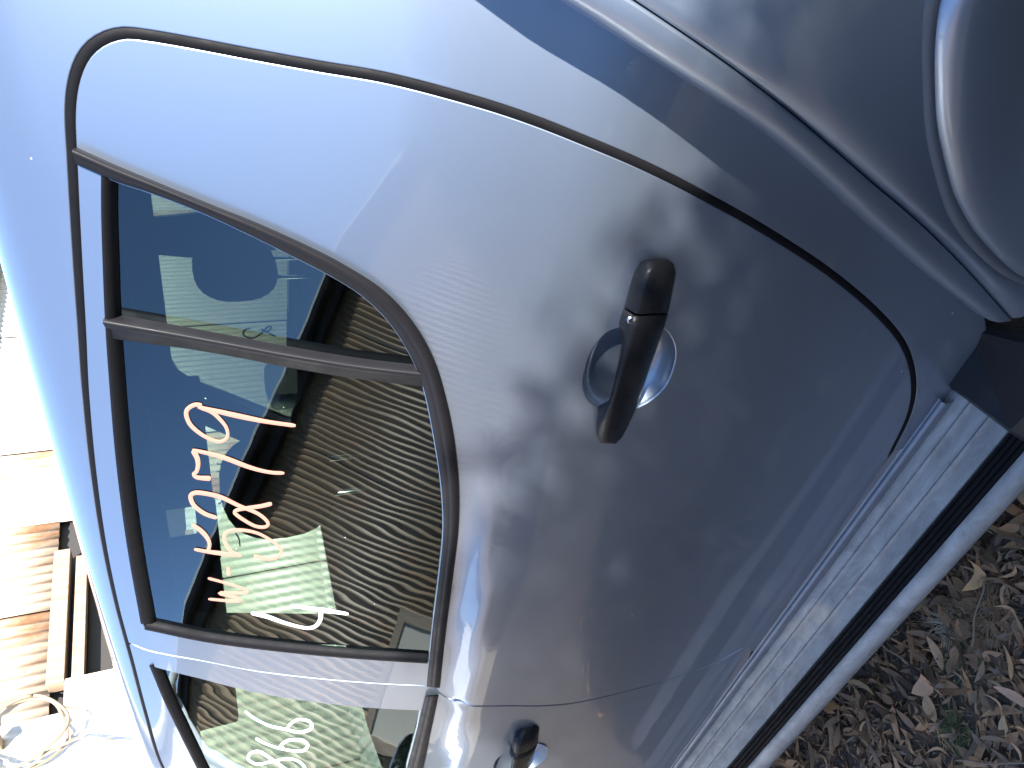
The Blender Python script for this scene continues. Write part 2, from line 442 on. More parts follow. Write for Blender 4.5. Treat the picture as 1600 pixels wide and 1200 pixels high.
def shift_rec(dx, dz):
    out = []
    for x, s in rec:
        z = float(np.interp(s, _S, _pz)); out.append((x+dx, s_of_z(z+dz)))
    return np.array(out)
recF = shift_rec(DX, DZ)
fdoor = panel('front_door', front_out, [FWIN, recF], PAINT, car, sp=.03, bd=.012); P(fdoor)

# ---- blister round the rear wheel
F1 = [(775, -55), (860, 0), (940, 45), (1000, 82), (1100, 146), (1186, 200), (1262, 262), (1338, 333), (1400, 387), (1455, 434), (1505, 472), (1530, 492)]
F2 = [(880, -60), (972, 0), (1060, 54), (1152, 117), (1243, 182), (1310, 238), (1368, 290), (1410, 325), (1451, 361), (1486, 395), (1522, 432), (1585, 502)]
G1 = [(1466, -60), (1446, 0), (1441, 60), (1442, 130), (1448, 217), (1472, 312), (1489, 350), (1511, 381), (1540, 410), (1567, 430), (1596, 443), (1630, 452)]
G2 = [(1486, -60), (1466, 0), (1458, 60), (1457, 120), (1462, 200), (1483, 288), (1499, 325), (1518, 357), (1548, 392), (1578, 420), (1602, 434), (1634, 446)]
def c3(px, y, ext): return cat(np.vstack([np.array(ext, float).reshape(-1, 3), [aty(u, v, y) for u, v in px]]), 110)
def c3off(px, o_hi, o_lo, dz, n=110):
    top = [(.95, 1.43), (.6, 1.46), (.3, 1.47), (.1, 1.462), (0., 1.452), (-.07, 1.432), (-.112, 1.398)]
    pts = [surf(x, s_of_z(z-dz), o_hi) for x, z in top]
    for i, (u, v) in enumerate(px):
        o = o_hi+(o_lo-o_hi)*i/(len(px)-1); pts.append(surf(*hit(u, v, o), o))
    return cat(pts, n)
f1 = c3off(F1, .054, .032, 0); f2 = c3off(F2, .078, .056, .045)
base1 = np.array([surf(p[0]+.014, s_of_z(p[2]-.006), -.01) for p in f1])
quart_edge = [(p[0]+.004, s_of_z(p[2])) for p in f1 if p[0] < .9]
lip = loft('wheel_arch_lip', [base1, f1+np.array([.004, .012, 0]), f1, f1*.82+f2*.18+np.array([0, -.012, 0]), f1*.62+f2*.38+np.array([0, -.014, 0]),
                              f1*.4+f2*.6+np.array([0, -.010, 0]), f1*.1+f2*.9+np.array([0, -.003, 0]), f2, f2+np.array([.002, .014, 0])], PAINT, car); P(lip)
ga = lambda y: [(.65, y+.03, .60), (.56, y+.02, .76), (.42, y+.01, .89), (.25, y, .965), (.1, y, .99), (0, y, .988)]
g1 = c3(G1, -.093, ga(-.093)); g2 = c3(G2, -.096, ga(-.096))
f2b = f2+np.array([.0022, 0, -.0010])
P(tube('arch_gap_filler', f2+np.array([.004, .016, 0]), .011, DARK, car, 6))
arch = loft('wheel_arch_panel', [f2b+np.array([-.001, .015, 0]), f2b+np.array([0, .002, 0]), f2b+np.array([.003, -.001, 0]), f2b*.85+g1*.15+np.array([0, -.006, 0]), f2b*.65+g1*.35+np.array([0, -.012, 0]),
                                 f2b*.4+g1*.6+np.array([0, -.011, 0]), f2b*.15+g1*.85+np.array([0, -.005, 0]), g1], PAINT, car); P(arch)
gk = loft('arch_gasket', [g1+np.array([0, .006, 0]), g1+np.array([0, -.003, 0]), g2+np.array([0, -.003, 0]), g2+np.array([0, .01, 0])], GASKET, car); P(gk)
wc = np.array([.1, 0, .4])
dirc = wc-g2; dirc[:, 1] = 0; dirc /= np.linalg.norm(dirc, axis=1)[:, None]
Y = np.array([0, 1., 0])
fl = loft('arch_flare', [g2+Y*.012, g2-Y*.004, g2+dirc*.003-Y*.011, g2+dirc*.010-Y*.018, g2+dirc*.022-Y*.022, g2+dirc*.05-Y*.024, g2+dirc*.09-Y*.015, g2+dirc*.112-Y*.002,
                         g2+dirc*.118+Y*.02, g2+dirc*.118+Y*.12], PAINT, car); P(fl)
liner_c = [np.array([[.1+.47*math.cos(a), y, .4+.47*math.sin(a)] for a in np.linspace(-.3, math.pi+.3, 40)]) for y in (-.02, .35)]
P(loft('wheel_arch_liner', liner_c, DARK, car))

# ---- body side round the doors, up over the roof to the centre line
sill_q = xz([(-.60, .43)])
qe = np.array(quart_edge)
qe = qe[qe[:, 0] < .88]
roof_s = _S[-1]-1e-4
body_out = np.vstack([SEAL_OUT[nearest(SEAL_OUT, xz([(-2.40, 1.32)])[0]):], xz([(-.86, .375), (-.745, .365), (-.62, .37), (-.555, .44)]), qe[::-1],
                      np.array([(.92, s_of_z(1.30)), (.92, roof_s), (-1.90, roof_s), (-1.905, s_of_z(1.83)), (-1.95, s_of_z(1.80)), (-2.02, s_of_z(1.745)), (-2.16, s_of_z(1.625)), (-2.36, s_of_z(1.43))])])
body = panel('body_side', body_out, [], PAINT, car, sp=.03, bd=.012); P(body)
# rubber in the door gap
sl = tube('door_seal', [surf(x, s, -.0090) for x, s in SEALC], .0100, RUBBER, car, 8); P(sl)
bg_ = tube('door_gap_filler', [surf(x, s_of_z(z-.005), -.007) for x, z in cat([(-.80, .418), (-.88, .430)]+bot_z+[(-1.9, .396), (-2.35, .386)], 60)], .0055, DARK, car, 6); P(bg_)
gapb = tube('door_gap_filler', [surf(x, s, -.014) for x, s in SEAMC], .006, DARK, car, 6); P(gapb)

# ---- window fittings of the rear door
def strip_px(name, a, b, offs, m, parent, n=110):
    A = cat(a, n); B = cat(b, n)
    cs = []
    for t, o in offs:
        q = A*(1-t)+B*t
        cs.append(np.array([surf(*hit(u, v, max(o, 0)), o) for u, v in q]))
    return loft(name, cs, m, parent)
BELT = [(0, -.006), (0, .004), (.05, .009), (.25, .0115), (.42, .0115), (.5, .0085), (.58, .009), (.92, .006), (1, .002), (1, -.008)]
P(strip_px('belt_moulding', TR_OUT, TR_IN, BELT, TRIM, door), door)
P(strip_px('belt_moulding', TRF_OUT, TRF_IN, BELT, TRIM, fdoor, 40), fdoor)
# bright weld-edge of the door skin behind the moulding
# glass, set back in the frame
def grow(poly, d):
    a = area2(poly); c = np.vstack([poly, poly[:1]])
    t = np.roll(poly, -1, 0)-np.roll(poly, 1, 0); t /= np.linalg.norm(t, axis=1)[:, None]+1e-9
    o = np.stack([t[:, 1], -t[:, 0]], 1)*(1 if a > 0 else -1)
    return poly+o*d
glass = panel('window_glass', grow(win_poly, .006), [], GLASS, door, off=-.010, sp=.03, bd=.02, hem=0); P(glass, door)
# inner rubber run along the frame (left and front of the opening)
P(strip_px('window_run', [(u-1, v) for u, v in W_TOP], [(u+18, v+2) for u, v in W_TOP], [(0, -.004), (0, .002), (.3, .003), (.7, -.002), (1, -.008), (1, -.012)], RUBBER, door, 50), door)
P(strip_px('window_run', [(u, v+1) for u, v in W_FRONT], [(u+1, v-7) for u, v in W_FRONT], [(0, -.006), (0, .001), (.5, .001), (1, -.006), (1, -.012)], RUBBER, door, 40), door)
DIV_A = [(163, 496), (230, 508), (300, 521), (380, 536), (450, 549), (560, 567), (664, 579)]
DIV_B = [(171, 532), (230, 540), (300, 549), (380, 563), (450, 577), (560, 595), (669, 608)]
P(strip_px('division_bar', DIV_A, DIV_B, [(0, -.010), (0, -.002), (.12, .005), (.26, .008), (.4, .0045), (.5, .001), (.9, .0), (1, -.004), (1, -.01)], TRIM, door, 60), door)
fglass = panel('window_glass', grow(FWIN, .006), [], GLASS, fdoor, off=-.010, sp=.04, bd=.02, hem=0); P(fglass, fdoor)
FW_L = [(236, 1040), (247, 1067), (260, 1098), (285, 1150), (310, 1200), (340, 1262)]
P(strip_px('window_run', [(u-2, v) for u, v in FW_L], [(u+9, v-3) for u, v in FW_L], [(0, -.004), (0, .002), (.4, .002), (1, -.006), (1, -.012)], RUBBER, fdoor, 40), fdoor)

# ---- marker writing on the glass
def zA(p): return (270+p[0]/6, 620+p[1]/6)
def zB(p): return (280+p[0]/6, 780+p[1]/6)
def zC(p): return (370+p[0]/8, 920+p[1]/8)
def zD(p): return (240+p[0]/3.636, 1030+p[1]/3.636)
def stroke(name, pts, wpx, m, parent, off=-.0088):
    n = max(10, int(len(pts)*9)); c = cat(pts, n)
    t = np.gradient(c, axis=0); t /= np.linalg.norm(t, axis=1)[:, None]; q = np.stack([-t[:, 1], t[:, 0]], 1)
    w = wpx*.5*(1+.14*np.sin(np.linspace(0, 7, n)+len(pts)))
    w = w*np.minimum(1, .55+np.minimum(np.arange(n), n-1-np.arange(n))*.3)
    A = [surf(*hit(u, v, off), off) for u, v in c+q*w[:, None]]
    Bm = [surf(*hit(u, v, off), off+.0006) for u, v in c]
    B = [surf(*hit(u, v, off), off) for u, v in c-q*w[:, None]]
    o = loft(name, [np.array(A), np.array(Bm), np.array(B)], m, parent); P(o, parent); return o
ORANGE = [
 (zA, [(250, 75), (175, 75), (112, 118), (105, 180), (150, 270), (260, 360), (370, 410), (440, 415), (490, 370), (480, 290), (420, 210), (340, 140), (230, 95)], 5.2),
 (zA, [(210, 95), (400, 135), (600, 180), (850, 230), (1130, 270)], 6),
 (zA, [(160, 495), (430, 560), (700, 660), (880, 705), (1025, 715)], 5.5),
 (zA, [(165, 500), (205, 570), (215, 640), (200, 700), (175, 725), (210, 755), (335, 765)], 6),
 (zA, [(395, 1135), (280, 1095), (180, 1020), (145, 940), (175, 902), (260, 902), (430, 940), (600, 1020), (760, 1085), (840, 1140), (875, 1190), (840, 1220), (750, 1210), (640, 1150),
       (562, 1090), (580, 1062), (660, 1045), (800, 1025), (910, 1000)], 5.2),
 (zB, [(95, 240), (160, 275), (235, 350), (265, 420), (250, 490)], 5.5),
 (zB, [(120, 468), (240, 490), (400, 510), (565, 530)], 5.2),
 (zB, [(560, 530), (470, 490), (410, 400), (408, 330), (460, 295), (580, 290), (720, 320), (850, 390), (930, 460), (935, 510), (880, 550), (780, 555), (680, 530)], 4.6),
 (zB, [(438, 630), (443, 672), (448, 715)], 5),
 (zB, [(250, 740), (400, 780), (560, 830), (625, 865), (560, 880), (360, 880), (480, 910), (560, 945), (480, 955), (255, 935)], 4.2)]
for z, pts, w in ORANGE: stroke('marker_stroke', [z(p) for p in pts], w*1.18, MARK_O, door)
for z, pts, w in [(zC, [(655, 210), (900, 245), (1150, 280), (1375, 315)], 5.2), (zC, [(1030, 270), (1022, 380), (970, 460), (880, 490), (760, 475), (560, 420), (350, 345), (155, 300)], 5)]:
    stroke('marker_stroke', [z(p) for p in pts], w*1.15, MARK_W, door)
for pts in [[(510, 295), (570, 340), (650, 378), (740, 398), (820, 415), (885, 395), (878, 355), (812, 343), (765, 372), (748, 400)],
            [(570, 450), (640, 485), (730, 512), (830, 522), (868, 490), (830, 460), (755, 462), (715, 492), (735, 512)],
            [(775, 650), (720, 610), (640, 553), (588, 525), (542, 535), (530, 570), (580, 596), (660, 582), (760, 565), (830, 590), (855, 640), (820, 690), (780, 655)],
            [(560, 700), (620, 680), (760, 700), (860, 740), (850, 800), (740, 810), (600, 770), (555, 720), (575, 695)]]:
    stroke('marker_stroke', [zD(p) for p in pts], 4.4, MARK_W, fdoor)

# ---- door handles
def dish(parent, loop, name='handle_recess'):
    c = loop.mean(0); rings = []
    for r, d in [(1.0, -.0005), (.985, -.004), (.95, -.011), (.88, -.020), (.76, -.027), (.6, -.031), (.4, -.033), (.2, -.034), (.02, -.034)]:
        rings.append(np.array([surf(x, s, d) for x, s in c+(loop-c)*r]))
    o = loft(name, rings, PAINT, parent, closed=True); P(o, parent); return o
dish(door, rec)
ST = [  # upper edge, ridge, lower edge (in the picture), heights of the three
 ((505, 152), (560, 146), (612, 152), .002, .005, .002), ((470, 172), (545, 165), (645, 178), .007, .014, .007), ((440, 225), (528, 228), (657, 225), .009, .024, .010),
 ((415, 310), (495, 325), (640, 310), .010, .029, .012), ((391, 400), (465, 440), (617, 430), .011, .031, .013), ((389, 408), (462, 450), (615, 440), .007, .028, .010), ((387, 414), (460, 456), (613, 446), .011, .032, .013),
 ((362, 486), (440, 530), (592, 520), .012, .034, .014), ((378, 600), (412, 620), (560, 610), .016, .036, .016), ((355, 720), (380, 720), (520, 720), .018, .036, .016), ((330, 830), (350, 830), (485, 830), .017, .034, .015),
 ((310, 895), (328, 905), (457, 905), .014, .031, .012), ((252, 928), (315, 965), (435, 958), .010, .027, .010), ((243, 1010), (300, 1030), (405, 1020), .008, .020, .008), ((245, 1075), (290, 1080), (375, 1078), .006, .013, .006), ((262, 1108), (298, 1110), (342, 1112), .001, .003, .001)]
def handle_mesh(name, st, parent):
    rows = []
    for a, r, b, ha, hr, hb in st:
        P3 = [(a, -.03 if .012 <= ha else -.004), (a, ha*.6), (a, ha)]
        q = []
        A = np.array(a, float); Rr = np.array(r, float); Bq = np.array(b, float)
        prof = [(A, min(-.004, 0)), (A, ha*.7), (A*.93+Rr*.07, ha), (A*.5+Rr*.5, ha*.42+hr*.58), (A*.1+Rr*.9, hr*.97+ha*.03), (Rr*.85+Bq*.15, hr), (Rr*.5+Bq*.5, hr*.90+hb*.10), (Rr*.2+Bq*.8, hr*.62+hb*.38), (Rr*.04+Bq*.96, hb*1.05), (Bq, hb*.6), (Bq, -.004)]
        for p, h in prof:
            q.append(surf(*hit(*hz(*p), max(h, 0)), h))
        rows.append(np.array(q))
    o = loft(name, rows, HANDLE, parent, flip=True); P(o, parent)
    m = o.data; return o
handle_mesh('door_handle', ST[5:], door); handle_mesh('handle_cap', ST[:5], door)
def lock_disc(parent, ctr, r):
    vs = []; fs = []
    x0, s0 = ctr
    rings = [(1, .001), (1, .0045), (.8, .0052), (.6, .003), (.05, .003)]
    for q, h in rings:
        for k in range(20):
            a = 2*math.pi*k/20; vs.append(surf(x0+r*q*math.cos(a), s0+r*q*math.sin(a), .0255+h))
    for i in range(len(rings)-1):
        for k in range(20): fs.append((i*20+k, (i+1)*20+k, (i+1)*20+(k+1) % 20, i*20+(k+1) % 20))
    return P(mesh_obj('screw_cap', vs, fs, CHROME, parent), parent)
lock_disc(door, hit(*hz(430, 466), .027), .0048)
# the same handle on the front door
for o in [c for c in door.children if c.name.split('.')[0] in ('handle_recess', 'door_handle', 'handle_cap')]:
    q = o.copy(); col.objects.link(q); q.parent = fdoor
    q.location = (DX, surf(hit(990, 550)[0]+DX, s_of_z(1.06+DZ))[1]-surf(hit(990, 550)[0], s_of_z(1.06))[1], DZ)

# ---- far flank, mirrored
fb = mirror(body, 'body_side', car); fb.location = -Vector(car.location)
for o in (door, fdoor):
    q = mirror(o, o.name, car); q.location = -Vector(car.location)
    for c in o.children:
        if c.name.startswith('window_glass'): mirror(c, 'window_glass', q)
        if c.name.startswith('belt_moulding'): mirror(c, 'belt_moulding', q)
    if o is door: far_door = q
    else: far_fdoor = q
for o in (lip, arch, fl, gk): q = mirror(o, o.name, car); q.location = -Vector(car.location)
q = mirror(sl, 'door_seal', car); q.location = -Vector(car.location)

# dark writing on the far front window, seen from behind
def far_pt(u, v):
    y = 1.75
    for _ in range(6):
        p = aty(u, v, y); y = 1.86-(float(np.interp(p[2], _pz, _py))+extra(p[0], p[2]))-.006
    return aty(u, v, y)
def zE(p): return (220+p[0]/4.615, 280+p[1]/4.615)
for z, pts in [(zE, [(790, 1072), (748, 1090), (742, 1125), (800, 1147), (860, 1120), (920, 1060), (938, 1075), (905, 1102), (868, 1080), (965, 1130)]),
               (zA, [(415, 628), (470, 640), (500, 680), (470, 706), (415, 700)]), (zA, [(430, 905), (470, 925), (455, 985), (425, 1005)]), (zA, [(560, 840), (600, 880), (620, 960), (590, 1000)]),
               (zB, [(485, 120), (480, 190), (520, 215), (570, 190), (580, 130), (545, 150), (575, 200)]), (zB, [(530, 320), (560, 370), (570, 440)])]:
    P(tube('marker_stroke', cat([far_pt(*z(p)) for p in pts], 40), .0035, MARK_K, far_fdoor, 6), far_fdoor)

# ---- nose, windscreen, tail
def cross(x, pts): return np.array([(x, y, z) for y, z in pts])
def mir(pts): return pts+[(1.86-y, z) for y, z in pts[::-1]]
P(loft('bonnet', [cross(x, mir([(.02+i, zs-.30), (.0+i, zs-.12), (.03+i, zs), (.12+i, zs+.05), (.45, zs+.085+c), (.93, zs+.10+c)])) for x, zs, i, c in
       [(-2.50, 1.10, 0, .0), (-2.75, 1.08, 0, .01), (-3.1, 1.05, .02, .0), (-3.35, 1.01, .05, -.01), (-3.48, .95, .09, -.03), (-3.52, .80, .12, -.1)]], PAINT, car))
P(loft('front_wing', [cross(x, [(.02+i, zs-.30), (.0, .75), (.01+i, .6), (.05+i, .42)]) for x, zs, i in [(-2.478, 1.10, 0), (-2.75, 1.08, 0), (-3.1, 1.05, .02), (-3.35, 1.01, .06), (-3.5, .95, .12)]], PAINT, car))
w_ = mirror([c for c in car.children if c.name == 'front_wing'][0], 'front_wing', car); w_.location = -Vector(car.location)
P(loft('front_bumper', [cross(x, mir([(.14+i, .42), (.12+i, .6), (.12+i, .8), (.4, .85)])) for x, i in [(-3.46, 0), (-3.58, .03), (-3.60, .06), (-3.50, .2)]], PAINT, car))
ws0 = np.array([(-1.905, y, 1.845-.35*abs(y-.93)**3) for y in np.linspace(.30, 1.56, 24)])
ws1 = np.array([(-2.66+.14*(abs(y-.93)/.7)**2, y, 1.165) for y in np.linspace(.14, 1.72, 24)])
P(loft('windscreen', [ws0*(1-t)+ws1*t+np.array([-.03*math.sin(t*3.14), 0, .03*math.sin(t*3.14)]) for t in np.linspace(0, 1, 10)], GLASS_G, car))
P(loft('tailgate', [cross(.92+.03*math.sin(t*3.14), [(y, .45+1.35*t) for y in np.linspace(.05+.25*t**3, 1.81-.25*t**3, 12)]) for t in np.linspace(0, 1, 8)], PAINT, car))
# roof lining and cabin sides, floor, dashboard
lin = [cross(x, mir([(.27, 1.715), (.34, 1.77), (.5, 1.795), (.93, 1.81)])) for x in (-1.92, -1.2, -.4, .3, .88)]
P(loft('roof_lining', lin, CABIN, car))
for side in (0, 1):
    f = (lambda y: 1.86-y) if side else (lambda y: y)
    P(loft('door_card', [np.array([(x, f(y), z) for x in np.linspace(-2.45, .88, 12)]) for y, z in [(.055, 1.20), (.10, 1.185), (.12, 1.05), (.11, .5)]], CABIN, car))
    P(loft('cabin_pillar_trim', [np.array([(x+o, f(y), z) for o in (-.055, .055)]) for x, y, z in [(-1.40, .125, 1.20), (-1.38, .17, 1.40), (-1.36, .24, 1.72)]], CABIN, car))
    P(loft('rear_quarter_trim', [np.array([(x, f(y), z) for x in (-.40+.05*k, .88)]) for k, (y, z) in enumerate([(.06, 1.18), (.13, 1.38), (.20, 1.58), (.25, 1.72)])], CABIN, car))
P(box('cabin_floor', (-2.5, .1, .42), (.9, 1.76, .47), CABIN, car))
P(box('dashboard', (-2.52, .12, .85), (-2.12, 1.74, 1.17), CABIN, car, .05))
P(box('firewall', (-2.56, .1, .45), (-2.53, 1.76, 1.14), CABIN, car))
sw = [(-2.02+.06*math.sin(a), 1.33+.19*math.cos(a), 1.10+.18*math.sin(a)) for a in np.linspace(0, 2*math.pi, 40, endpoint=False)]
P(tube('steering_wheel', sw, .017, CABIN, car, 8, closed=True))
for y0, y1 in ((.30, .88), (1.0, 1.58)): P(box('sun_visor', (-1.93, y0, 1.575), (-1.90, y1, 1.80), CABIN, car, .01))
P(box('interior_mirror', (-1.98, .83, 1.57), (-1.95, 1.05, 1.63), CABIN, car, .01))
for side in (0, 1):
    f = (lambda y: 1.86-y) if side else (lambda y: y)
    P(loft('windscreen_pillar_trim', [np.array([(x-.07, f(y+.04), z+.03), (x, f(y+.02), z), (x+.06, f(y+.0), z-.02)]) for x, y, z in [(-2.52, .10, 1.17), (-2.30, .14, 1.40), (-2.10, .19, 1.58), (-1.92, .24, 1.70)]], CABIN, car))
    P(loft('roof_rail_trim', [np.array([(x, f(y), z) for x in (-1.98, -1.0, -.5)]) for y, z in [(.205, 1.66), (.25, 1.66), (.31, 1.75)]], CABIN, car))
def seat(name, x, y, wdt, heads, back_z=1.22):
    s = empty(name, (x, y, 0)); s.parent = car; s.location = Vector((x, y, 0))-Vector(car.location)
    box('cushion', (-.50, -wdt/2, .62), (.03, wdt/2, .80), SEAT, s, .05, True)
    b = loft('backrest', [np.array([(dx+.20*(z-.75)/.6*.9+t, yy, z) for yy, t in zip(np.linspace(-wdt/2*sc, wdt/2*sc, 9), [0]*9)]) for z, sc, dx in
             [(.75, 1, -.08), (1.0, 1.0, -.09), (back_z-.08, .95, -.08), (back_z, .8, -.03), (back_z-.02, .85, .05), (1.0, 1., .06), (.75, 1., .06)]], SEAT, s)
    for hy, hr, hzc, hx in heads:
        bm = bmesh.new(); bmesh.ops.create_uvsphere(bm, u_segments=20, v_segments=14, radius=1)
        for v in bm.verts:
            c = v.co
            for k in range(3): c[k] = math.copysign(abs(c[k])**.8, c[k])
            v.co = Vector((hx+c.x*.055, hy+c.y*.135*hr, hzc+c.z*.115*hr))
        me = bpy.data.meshes.new('headrest'); bm.to_mesh(me); bm.free(); me.materials.append(SEAT)
        me.polygons.foreach_set('use_smooth', [True]*len(me.polygons))
        o = bpy.data.objects.new('headrest', me); col.objects.link(o); o.parent = s
        for d in (-.05, .05): tube('headrest_post', [(hx, hy+d, hzc-.05), (hx-.01, hy+d, back_z-.1)], .006, CHROME, s, 6)
    return s
seat('front_seat', -1.42, .47, .50, [(0, 1, 1.455, .15)])
seat('front_seat', -1.42, 1.33, .50, [(0, 1, 1.455, .12)])
seat('rear_seat', -.45, .93, 1.36, [], 1.17)

# ---- door mirrors
def wing_mirror(side):
    f = (lambda y: 1.86-y) if side else (lambda y: y)
    e = empty('wing_mirror', (0, 0, 0)); e.parent = car; e.location = -Vector(car.location)
    rows = []
    for x, k in [(-2.34, .92), (-2.36, 1.0), (-2.41, .98), (-2.46, .8), (-2.49, .45), (-2.495, .05)]:
        rows.append(np.array([(x, f(-.17+.125*k*math.copysign(abs(math.cos(a))**.6, math.cos(a))), 1.215+.095*k*math.copysign(abs(math.sin(a))**.6, math.sin(a))) for a in np.linspace(0, 2*math.pi, 28, endpoint=False)]))
    loft('mirror_housing', rows, PAINT, e, closed=True)
    g = [(-2.341, f(-.17+.115*math.copysign(abs(math.cos(a))**.6, math.cos(a))), 1.215+.086*math.copysign(abs(math.sin(a))**.6, math.sin(a))) for a in np.linspace(0, 2*math.pi, 28, endpoint=False)]
    mesh_obj('mirror_glass', g, [tuple(range(28))], MIRROR, e, False)
    tube('mirror_stalk', [(-2.42, f(-.07), 1.16), (-2.42, f(.03), 1.15)], .03, TRIM, e, 8)
wing_mirror(0); wing_mirror(1)

# ---- wheels
def wheel(x, y, flip):
    e = empty('wheel', (x, y, .385)); e.parent = car; e.location = Vector((x, y, .385))-Vector(car.location)
    s = -1 if flip else 1
    prof = [(.21, .10), (.235, .125), (.34, .13), (.372, .11), (.385, .06), (.385, -.06), (.372, -.11), (.34, -.13), (.21, -.12)]
    rows = [np.array([(r*math.cos(a), -s*t, r*math.sin(a)) for a in np.linspace(0, 2*math.pi, 48, endpoint=False)]) for r, t in prof]
    loft('tyre', rows, TYRE, e, closed=True)
    prof = [(.232, .11), (.215, .105), (.205, .07), (.19, .03), (.08, .05), (.03, .06), (.002, .06)]
    loft('rim', [np.array([(r*math.cos(a), -s*t, r*math.sin(a)) for a in np.linspace(0, 2*math.pi, 48, endpoint=False)]) for r, t in prof], RIM, e, closed=True)
for x in (.1, -2.68):
    wheel(x, .10, False); wheel(x, 1.76, True)

# ---- sill and running board
xs = np.linspace(-2.45, -.70, 60)
def run(x, prof): return np.array([(x, y, z) for y, z in prof])
SILL = [(.030, .46), (-.004, .432), (-.015, .418), (-.021, .404), (-.024, .398), (-.0255, .3985), (-.028, .401), (-.033, .4005), (-.0365, .396), (-.037, .388), (-.032, .371), (.02, .34)]
sillo = loft('sill_panel', [run(x, SILL) for x in (-2.45, -1.9, -1.3, -.9, -.735)], PAINT, car, flip=True); P(sillo)
Zb = .372
def rib(y): return [(y+.0075, Zb), (y+.0060, Zb-.0012), (y+.0045, Zb), (y+.0015, Zb+.0058), (y-.0015, Zb+.0062), (y-.0035, Zb+.0048), (y-.0065, Zb)]
BOARD = [(.03, Zb-.03), (.004, Zb)]+rib(-.060)+rib(-.100)+[(-.134, Zb), (-.137, Zb-.008)]
board = empty('running_board'); P(board)
def end_x(y): return -.712+(-.02 if y > -.03 else .012*(-y/.16))
def bl(name, prof, m, x0=-2.45):
    o = loft(name, [np.array([(x0 if t == 0 else (x0+(end_x(y)-x0)*t), y, z) for y, z in prof]) for t in (0, .3, .6, .8, 1)], m, board, flip=True); return o
o = bl('board_plate', BOARD, ALU); 
tp = [(-.134, Zb-.006)]
for k in range(4):
    y0 = -.1365-k*.0098
    tp += [(y0, Zb-.003), (y0-.001, Zb+.001), (y0-.0058, Zb+.001), (y0-.0068, Zb-.004), (y0-.0085, Zb-.0045)]
tp += [(-.176, Zb-.008)]
bl('tread_strip', tp, RUBBER)
EDGE = [(-.173, Zb-.006), (-.1735, Zb), (-.177, Zb+.0015)]+[(-.181-.022*math.sin(a), Zb-.022+.0225*math.cos(a)) for a in np.linspace(.1, 2.6, 12)]+[(-.17, Zb-.05), (.0, Zb-.05)]
bl('board_edge', EDGE, ALU)
for e_ in [c for c in board.children]:
    md = e_.modifiers.new('edge', 'EDGE_SPLIT'); md.split_angle = R(50)
sc_ = atz(1449, 671, Zb)
bm = bmesh.new(); bmesh.ops.create_uvsphere(bm, u_segments=14, v_segments=8, radius=1)
for v in bm.verts: v.co = Vector((sc_[0]+v.co.x*.0055, sc_[1]+v.co.y*.0055, Zb+v.co.z*.003))
me = bpy.data.meshes.new('screw'); bm.to_mesh(me); bm.free(); me.materials.append(CHROME)
o = bpy.data.objects.new('screw', me); col.objects.link(o); o.parent = board
# black guard behind the board
ga_ = [atz(1478, 598, .375), atz(1597, 683, .375), atz(1640, 610, .38), atz(1570, 500, .40)]
guard_top = [(-.716, .02), (-.700, -.158), (-.69, -.20), (-.55, -.20), (-.52, -.12), (-.60, .02)]
gv = []; gf = []
lv = [(1.0, .30), (1.0, .375), (.97, .392), (.86, .402)]
cx, cy = -.62, -.09
for k, (sc, z) in enumerate(lv):
    for x, y in guard_top: gv.append((cx+(x-cx)*sc, cy+(y-cy)*sc, z+(.06 if x > -.6 and k else 0)))
n = 6
for k in range(3):
    for i in range(n): gf.append((k*n+i, k*n+(i+1) % n, (k+1)*n+(i+1) % n, (k+1)*n+i))
gf += [tuple(range(3*n, 4*n))]
P(mesh_obj('mud_guard', gv, gf, FLAP, car, False))
P(box('inner_arch', (-.66, .03, .30), (-.52, .12, .62), DARK, car))

# ------------------------------------------------------------------ sheds
def corr_mat(name, c0, c1, rust, metal):
    m = mat(name, c0, .5, metal); b = bsdf(m)
    base = ramp(m, noise(m, 3., 7, .65, stretch=(1, 1, .35)), [(.3, c0), (.7, c1)])
    rm = ramp(m, noise(m, 2.6, 8, .7, stretch=(1, 1, .4), dist=.6), [(rust, (0, 0, 0)), (rust+.16, (1, 1, 1))])
    rc = ramp(m, noise(m, 14., 6, .7), [(.3, (.20, .09, .045)), (.7, (.36, .20, .11))])
    L(m, mixc(m, rm, base, rc), b.inputs['Base Color'])
    L(m, mth(m, 'MULTIPLY', mth(m, 'SUBTRACT', 1., rm), metal), b.inputs['Metallic'])
    return m
GALV = corr_mat('galvanised_iron', (.50, .49, .46), (.62, .60, .56), .66, .25)
RUSTY = corr_mat('rusted_iron', (.45, .36, .28), (.56, .46, .36), .44, .1)
BROWN = corr_mat('brown_weathered_iron', (.20, .135, .08), (.31, .215, .135), .52, .1)
def make_timber():
    m = mat('weathered_timber', (.4, .3, .2), .8); b = bsdf(m)
    L(m, ramp(m, noise(m, 6., 8, .65, stretch=(4, 4, .4)), [(.3, (.20, .135, .09)), (.7, (.36, .27, .19))]), b.inputs['Base Color']); return m
TIMBER = make_timber()
PALE = mat('pale_timber', (.52, .45, .36), .8)
SHADE = mat('dark_shed_inside', (.035, .032, .03), .9)
HOSE = mat('cream_hose', (.26, .20, .13), .5)

